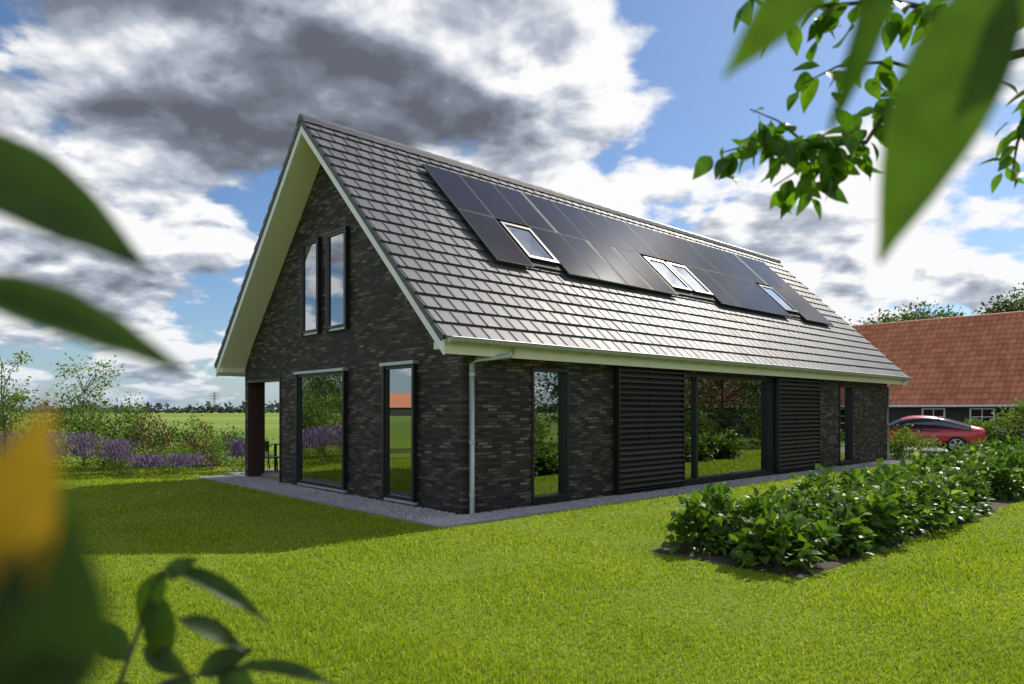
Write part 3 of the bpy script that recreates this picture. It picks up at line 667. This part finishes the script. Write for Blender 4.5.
# ---------------------------------------------------------------- foreground tree branches
BIG=leaf_t(14,.26,.25,.12,.85,.006); MED=leaf_t(6,.25,.3,.25,.85,.01)
def leaves_at(name,lst,tmpl,mat,parent):
    P=[];D=[];Nn=[];S=[]
    for (b,tp,nv,wd) in lst:
        b=np.array(b,float);tp=np.array(tp,float); l=np.linalg.norm(tp-b)
        P.append(b);D.append((tp-b)/l);Nn.append(nv);S.append((wd/.52,l,l))
    inst(name,tmpl[0],tmpl[1],np.array(P),frames(np.array(D),nrm(np.array(Nn,float))),np.array(S),mat,parent,True)
cher=empty('cherry_tree')
br=[([(3.1,1.9,0),(3.05,1.9,1.6),(2.8,2.0,2.5),(2.3,2.3,2.9)],[.09,.08,.06,.035]),
 ([(2.3,2.3,2.9),(1.885,2.4,2.97),(1.52,2.45,2.87),(1.335,2.45,2.78),(1.23,2.42,2.63),(.99,2.38,2.62),(.80,2.35,2.594),(.70,2.33,2.56)],[.03,.018,.013,.010,.008,.006,.004,.002]),
 ([(2.3,2.3,2.9),(1.8,2.3,3.05),(1.5,2.3,3.0),(1.23,2.28,3.04),(.95,2.25,3.0),(.72,2.25,3.05)],[.03,.015,.011,.008,.005,.003]),
 ([(1.885,2.4,2.97),(1.8,2.4,2.75),(1.74,2.4,2.62),(1.72,2.4,2.5)],[.012,.007,.005,.002]),
 ([(1.52,2.45,2.87),(1.3,2.4,2.9),(1.1,2.35,2.86),(.98,2.35,2.80)],[.008,.006,.004,.002]),
 ([(1.23,2.42,2.63),(1.12,2.4,2.54),(1.02,2.4,2.50)],[.006,.004,.002]),
 ([(2.3,2.3,2.9),(1.9,2.2,3.2),(1.2,2.2,3.3),(.6,2.2,3.25)],[.02,.013,.009,.004]),
 ([(.99,2.38,2.62),(.9,2.36,2.68),(.8,2.34,2.71)],[.005,.003,.002]),
 ([(1.11,2.38,2.62),(1.04,2.4,2.56),(.9,2.4,2.47)],[.005,.003,.002]),
 ([(2.8,2.0,2.5),(1.6,1.2,2.6),(.75,.62,2.22),(.42,.5,2.07),(.25,.46,2.05)],[.03,.014,.005,.003,.002])]
tubes('trunk_and_branches',br,M['bark'],cher,8)
lst=[]
for bi,dens in ((1,76),(2,90),(3,28),(4,24),(5,24),(6,30),(7,16),(8,20)):
    pts=[Vector(p) for p in br[bi][0]]
    if bi in (1,2): pts=pts[1:]
    for k in range(dens):
        f=random.uniform(.12 if bi in(1,) else .0,1.0)*(len(pts)-1); i=min(int(f),len(pts)-2); p=pts[i].lerp(pts[i+1],f-i)
        d=Vector((random.gauss(-.1,.6),random.gauss(0,.5),random.gauss(-.5,.45))).normalized()
        l=random.uniform(.06,.12)
        b=p+d*.02+Vector((random.gauss(0,.02),random.gauss(0,.04),random.gauss(0,.02)))
        lst.append((tuple(b),tuple(b+d*l),(random.gauss(0,.5),random.gauss(-.4,.5),random.uniform(.2,1)),l*random.uniform(.46,.62)))
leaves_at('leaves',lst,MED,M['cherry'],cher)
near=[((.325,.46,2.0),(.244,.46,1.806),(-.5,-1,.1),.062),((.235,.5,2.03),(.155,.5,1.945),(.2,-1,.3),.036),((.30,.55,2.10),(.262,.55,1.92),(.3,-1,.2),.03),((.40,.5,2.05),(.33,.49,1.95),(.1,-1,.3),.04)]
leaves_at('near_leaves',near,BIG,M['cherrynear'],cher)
# left foreground shrub
fs=empty('foreground_shrub')
tubes('stems',[([(-.62,.30,0),(-.60,.32,1.0),(-.5,.36,1.5),(-.40,.39,1.84),(-.37,.4,1.95)],[.012,.01,.006,.004,.002]),([(-.60,.32,1.0),(-.62,.7,1.15),(-.58,1.0,1.26),(-.53,1.0,1.40),(-.50,1.0,1.47)],[.008,.006,.004,.003,.002]),
  ([(-.58,1.0,1.26),(-.50,1.0,1.31),(-.40,1.0,1.33),(-.30,1.0,1.32)],[.004,.003,.002,.001]),([(-.5,.36,1.5),(-.30,.28,1.54),(-.17,.22,1.60)],[.003,.002,.001])],M['bark'],fs,6)
leaves_at('near_leaves',[((-.345,.40,1.862),(-.216,.41,1.792),(.3,-1,.5),.050),((-.335,.40,1.776),(-.186,.40,1.732),(.1,-1,.9),.034),
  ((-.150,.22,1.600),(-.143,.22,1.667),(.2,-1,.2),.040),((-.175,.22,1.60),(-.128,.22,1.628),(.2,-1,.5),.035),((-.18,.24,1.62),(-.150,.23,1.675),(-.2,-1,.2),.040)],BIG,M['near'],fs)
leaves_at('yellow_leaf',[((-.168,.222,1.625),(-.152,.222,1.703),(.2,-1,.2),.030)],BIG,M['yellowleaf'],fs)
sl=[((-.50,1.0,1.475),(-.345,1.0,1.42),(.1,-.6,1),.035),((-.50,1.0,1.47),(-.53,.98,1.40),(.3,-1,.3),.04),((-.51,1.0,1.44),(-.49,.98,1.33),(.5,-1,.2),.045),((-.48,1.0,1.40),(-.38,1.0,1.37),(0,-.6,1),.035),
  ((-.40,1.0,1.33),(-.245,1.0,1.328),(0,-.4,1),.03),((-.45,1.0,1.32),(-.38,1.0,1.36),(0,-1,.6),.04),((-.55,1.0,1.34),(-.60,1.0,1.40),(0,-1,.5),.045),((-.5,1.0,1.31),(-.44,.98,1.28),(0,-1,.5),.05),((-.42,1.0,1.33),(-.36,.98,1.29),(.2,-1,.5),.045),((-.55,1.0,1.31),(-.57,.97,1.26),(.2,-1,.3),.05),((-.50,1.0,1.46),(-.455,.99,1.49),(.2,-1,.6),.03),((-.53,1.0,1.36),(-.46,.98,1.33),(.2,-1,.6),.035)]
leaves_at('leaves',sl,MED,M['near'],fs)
# ---------------------------------------------------------------- light
EL=math.radians(43); AZ=math.atan2(.66,.75)
sv=Vector((math.sin(AZ)*math.cos(EL),math.cos(AZ)*math.cos(EL),math.sin(EL)))
sd=bpy.data.lights.new('sun','SUN'); sd.energy=5.0; sd.angle=math.radians(.5); sd.color=(1,.94,.83)
so=bpy.data.objects.new('sun',sd); COL.objects.link(so); so.rotation_euler=sv.to_track_quat('Z','Y').to_euler()
w=bpy.data.worlds.new('World'); sc.world=w; w.use_nodes=True; nt=w.node_tree; nt.nodes.clear()
out=N(nt,'ShaderNodeOutputWorld'); bg=N(nt,'ShaderNodeBackground'); bg.inputs[1].default_value=.1; link(nt,bg.outputs[0],out.inputs[0])
sky=N(nt,'ShaderNodeTexSky'); sky.sky_type='NISHITA'; sky.sun_disc=False; sky.sun_elevation=EL; sky.sun_rotation=AZ; sky.air_density=1.0; sky.dust_density=.5; sky.ozone_density=2.0
tc=N(nt,'ShaderNodeTexCoord'); sp=N(nt,'ShaderNodeSeparateXYZ'); link(nt,tc.outputs['Generated'],sp.inputs[0])
x,y,z=sp.outputs; m_=lambda op,a,b=None,c=None,cl=False: mth(nt,op,a,b,c,cl)
az=m_('ARCTAN2',x,y); el=m_('ARCSINE',z); zp=m_('MAXIMUM',z,0.0)
def cloudn(k,scale,detail,rough,seed,dx=0.0,dy=0.0,dist=.2):
    dn=m_('ADD',zp,k); cb=N(nt,'ShaderNodeCombineXYZ')
    link(nt,m_('ADD',m_('DIVIDE',x,dn),dx),cb.inputs[0]); link(nt,m_('ADD',m_('DIVIDE',y,dn),dy),cb.inputs[1]); cb.inputs[2].default_value=seed
    n=N(nt,'ShaderNodeTexNoise'); n.inputs['Scale'].default_value=scale; n.inputs['Detail'].default_value=detail; n.inputs['Roughness'].default_value=rough; n.inputs['Distortion'].default_value=dist
    link(nt,cb.outputs[0],n.inputs['Vector']); return n.outputs[0]
def gauss(a0,e0,sa,se,amp):
    u=m_('DIVIDE',m_('SUBTRACT',az,a0),sa); v=m_('DIVIDE',m_('SUBTRACT',el,e0),se)
    q=m_('ADD',m_('MULTIPLY',u,u),m_('MULTIPLY',v,v))
    return m_('MULTIPLY',m_('POWER',2.718,m_('MULTIPLY',q,-1.0)),amp)
def addl(l):
    r=l[0]
    for q in l[1:]: r=m_('ADD',r,q)
    return r
n1=cloudn(.36,2.3,8,.50,5.3); n1b=cloudn(.36,2.3,4,.50,5.3,.04,-.09)
n2=cloudn(.30,5.5,6,.52,1.7); n2b=cloudn(.30,5.5,4,.52,1.7,.02,-.05)
na=m_('ADD',m_('MULTIPLY',n1,.6),m_('MULTIPLY',n2,.4)); nb=m_('ADD',m_('MULTIPLY',n1b,.6),m_('MULTIPLY',n2b,.4))
bias=addl([gauss(-.45,.42,.55,.24,.14),gauss(.33,.47,.20,.13,-.10),gauss(.12,.33,.14,.16,.05),gauss(-.5,.06,.3,.05,-.03),gauss(.5,.22,.3,.10,.02)])
D=m_('ADD',na,bias)
alpha=N(nt,'ShaderNodeMapRange'); alpha.interpolation_type='SMOOTHSTEP'; alpha.inputs[1].default_value=.472; alpha.inputs[2].default_value=.53; link(nt,D,alpha.inputs[0])
relief=m_('MULTIPLY',m_('SUBTRACT',nb,na),5.5)
dark=addl([gauss(-.42,.48,.55,.17,.50),gauss(.65,.5,.25,.12,.2),gauss(-.3,.16,.4,.08,.14),gauss(.4,.2,.35,.13,-.15),gauss(.05,.36,.16,.1,-.1)])
S_=m_('ADD',m_('SUBTRACT',m_('SUBTRACT',.96,relief),dark),m_('MULTIPLY',m_('SUBTRACT',D,.53),-1.3))
cr=N(nt,'ShaderNodeValToRGB'); E=cr.color_ramp.elements; E[0].position=0; E[0].color=(.13,.145,.18,1); E[1].position=1; E[1].color=(1,1,1,1)
e=E.new(.35); e.color=(.23,.255,.31,1); e=E.new(.7); e.color=(.52,.565,.65,1)
link(nt,S_,cr.inputs[0])
cc=mixc(nt,1.0,cr.outputs[0],(9.8,9.8,9.9),'MULTIPLY')
skc=mixc(nt,1.0,sky.outputs[0],(.8,.95,1.12),'MULTIPLY')
base=mixc(nt,alpha.outputs[0],skc,cc)
hz=m_('POWER',2.718,m_('DIVIDE',m_('MULTIPLY',m_('ABSOLUTE',el),-1.0),.045))
fin=mixc(nt,m_('MULTIPLY',hz,.7),base,(4.0,5.2,6.6))
link(nt,fin,bg.inputs[0])
# ---------------------------------------------------------------- camera
cd=bpy.data.cameras.new('camera'); cam=bpy.data.objects.new('camera',cd); COL.objects.link(cam); sc.camera=cam
cam.location=(0,0,1.7); cam.rotation_euler=(math.radians(90),0,0)
cd.sensor_width=36; cd.lens=24.5; cd.shift_y=68/1024; cd.clip_start=.03; cd.clip_end=9000
cd.dof.use_dof=True; cd.dof.focus_distance=11.5; cd.dof.aperture_fstop=2.3
sc.view_settings.view_transform='Standard'; sc.view_settings.look='None'; sc.view_settings.exposure=0
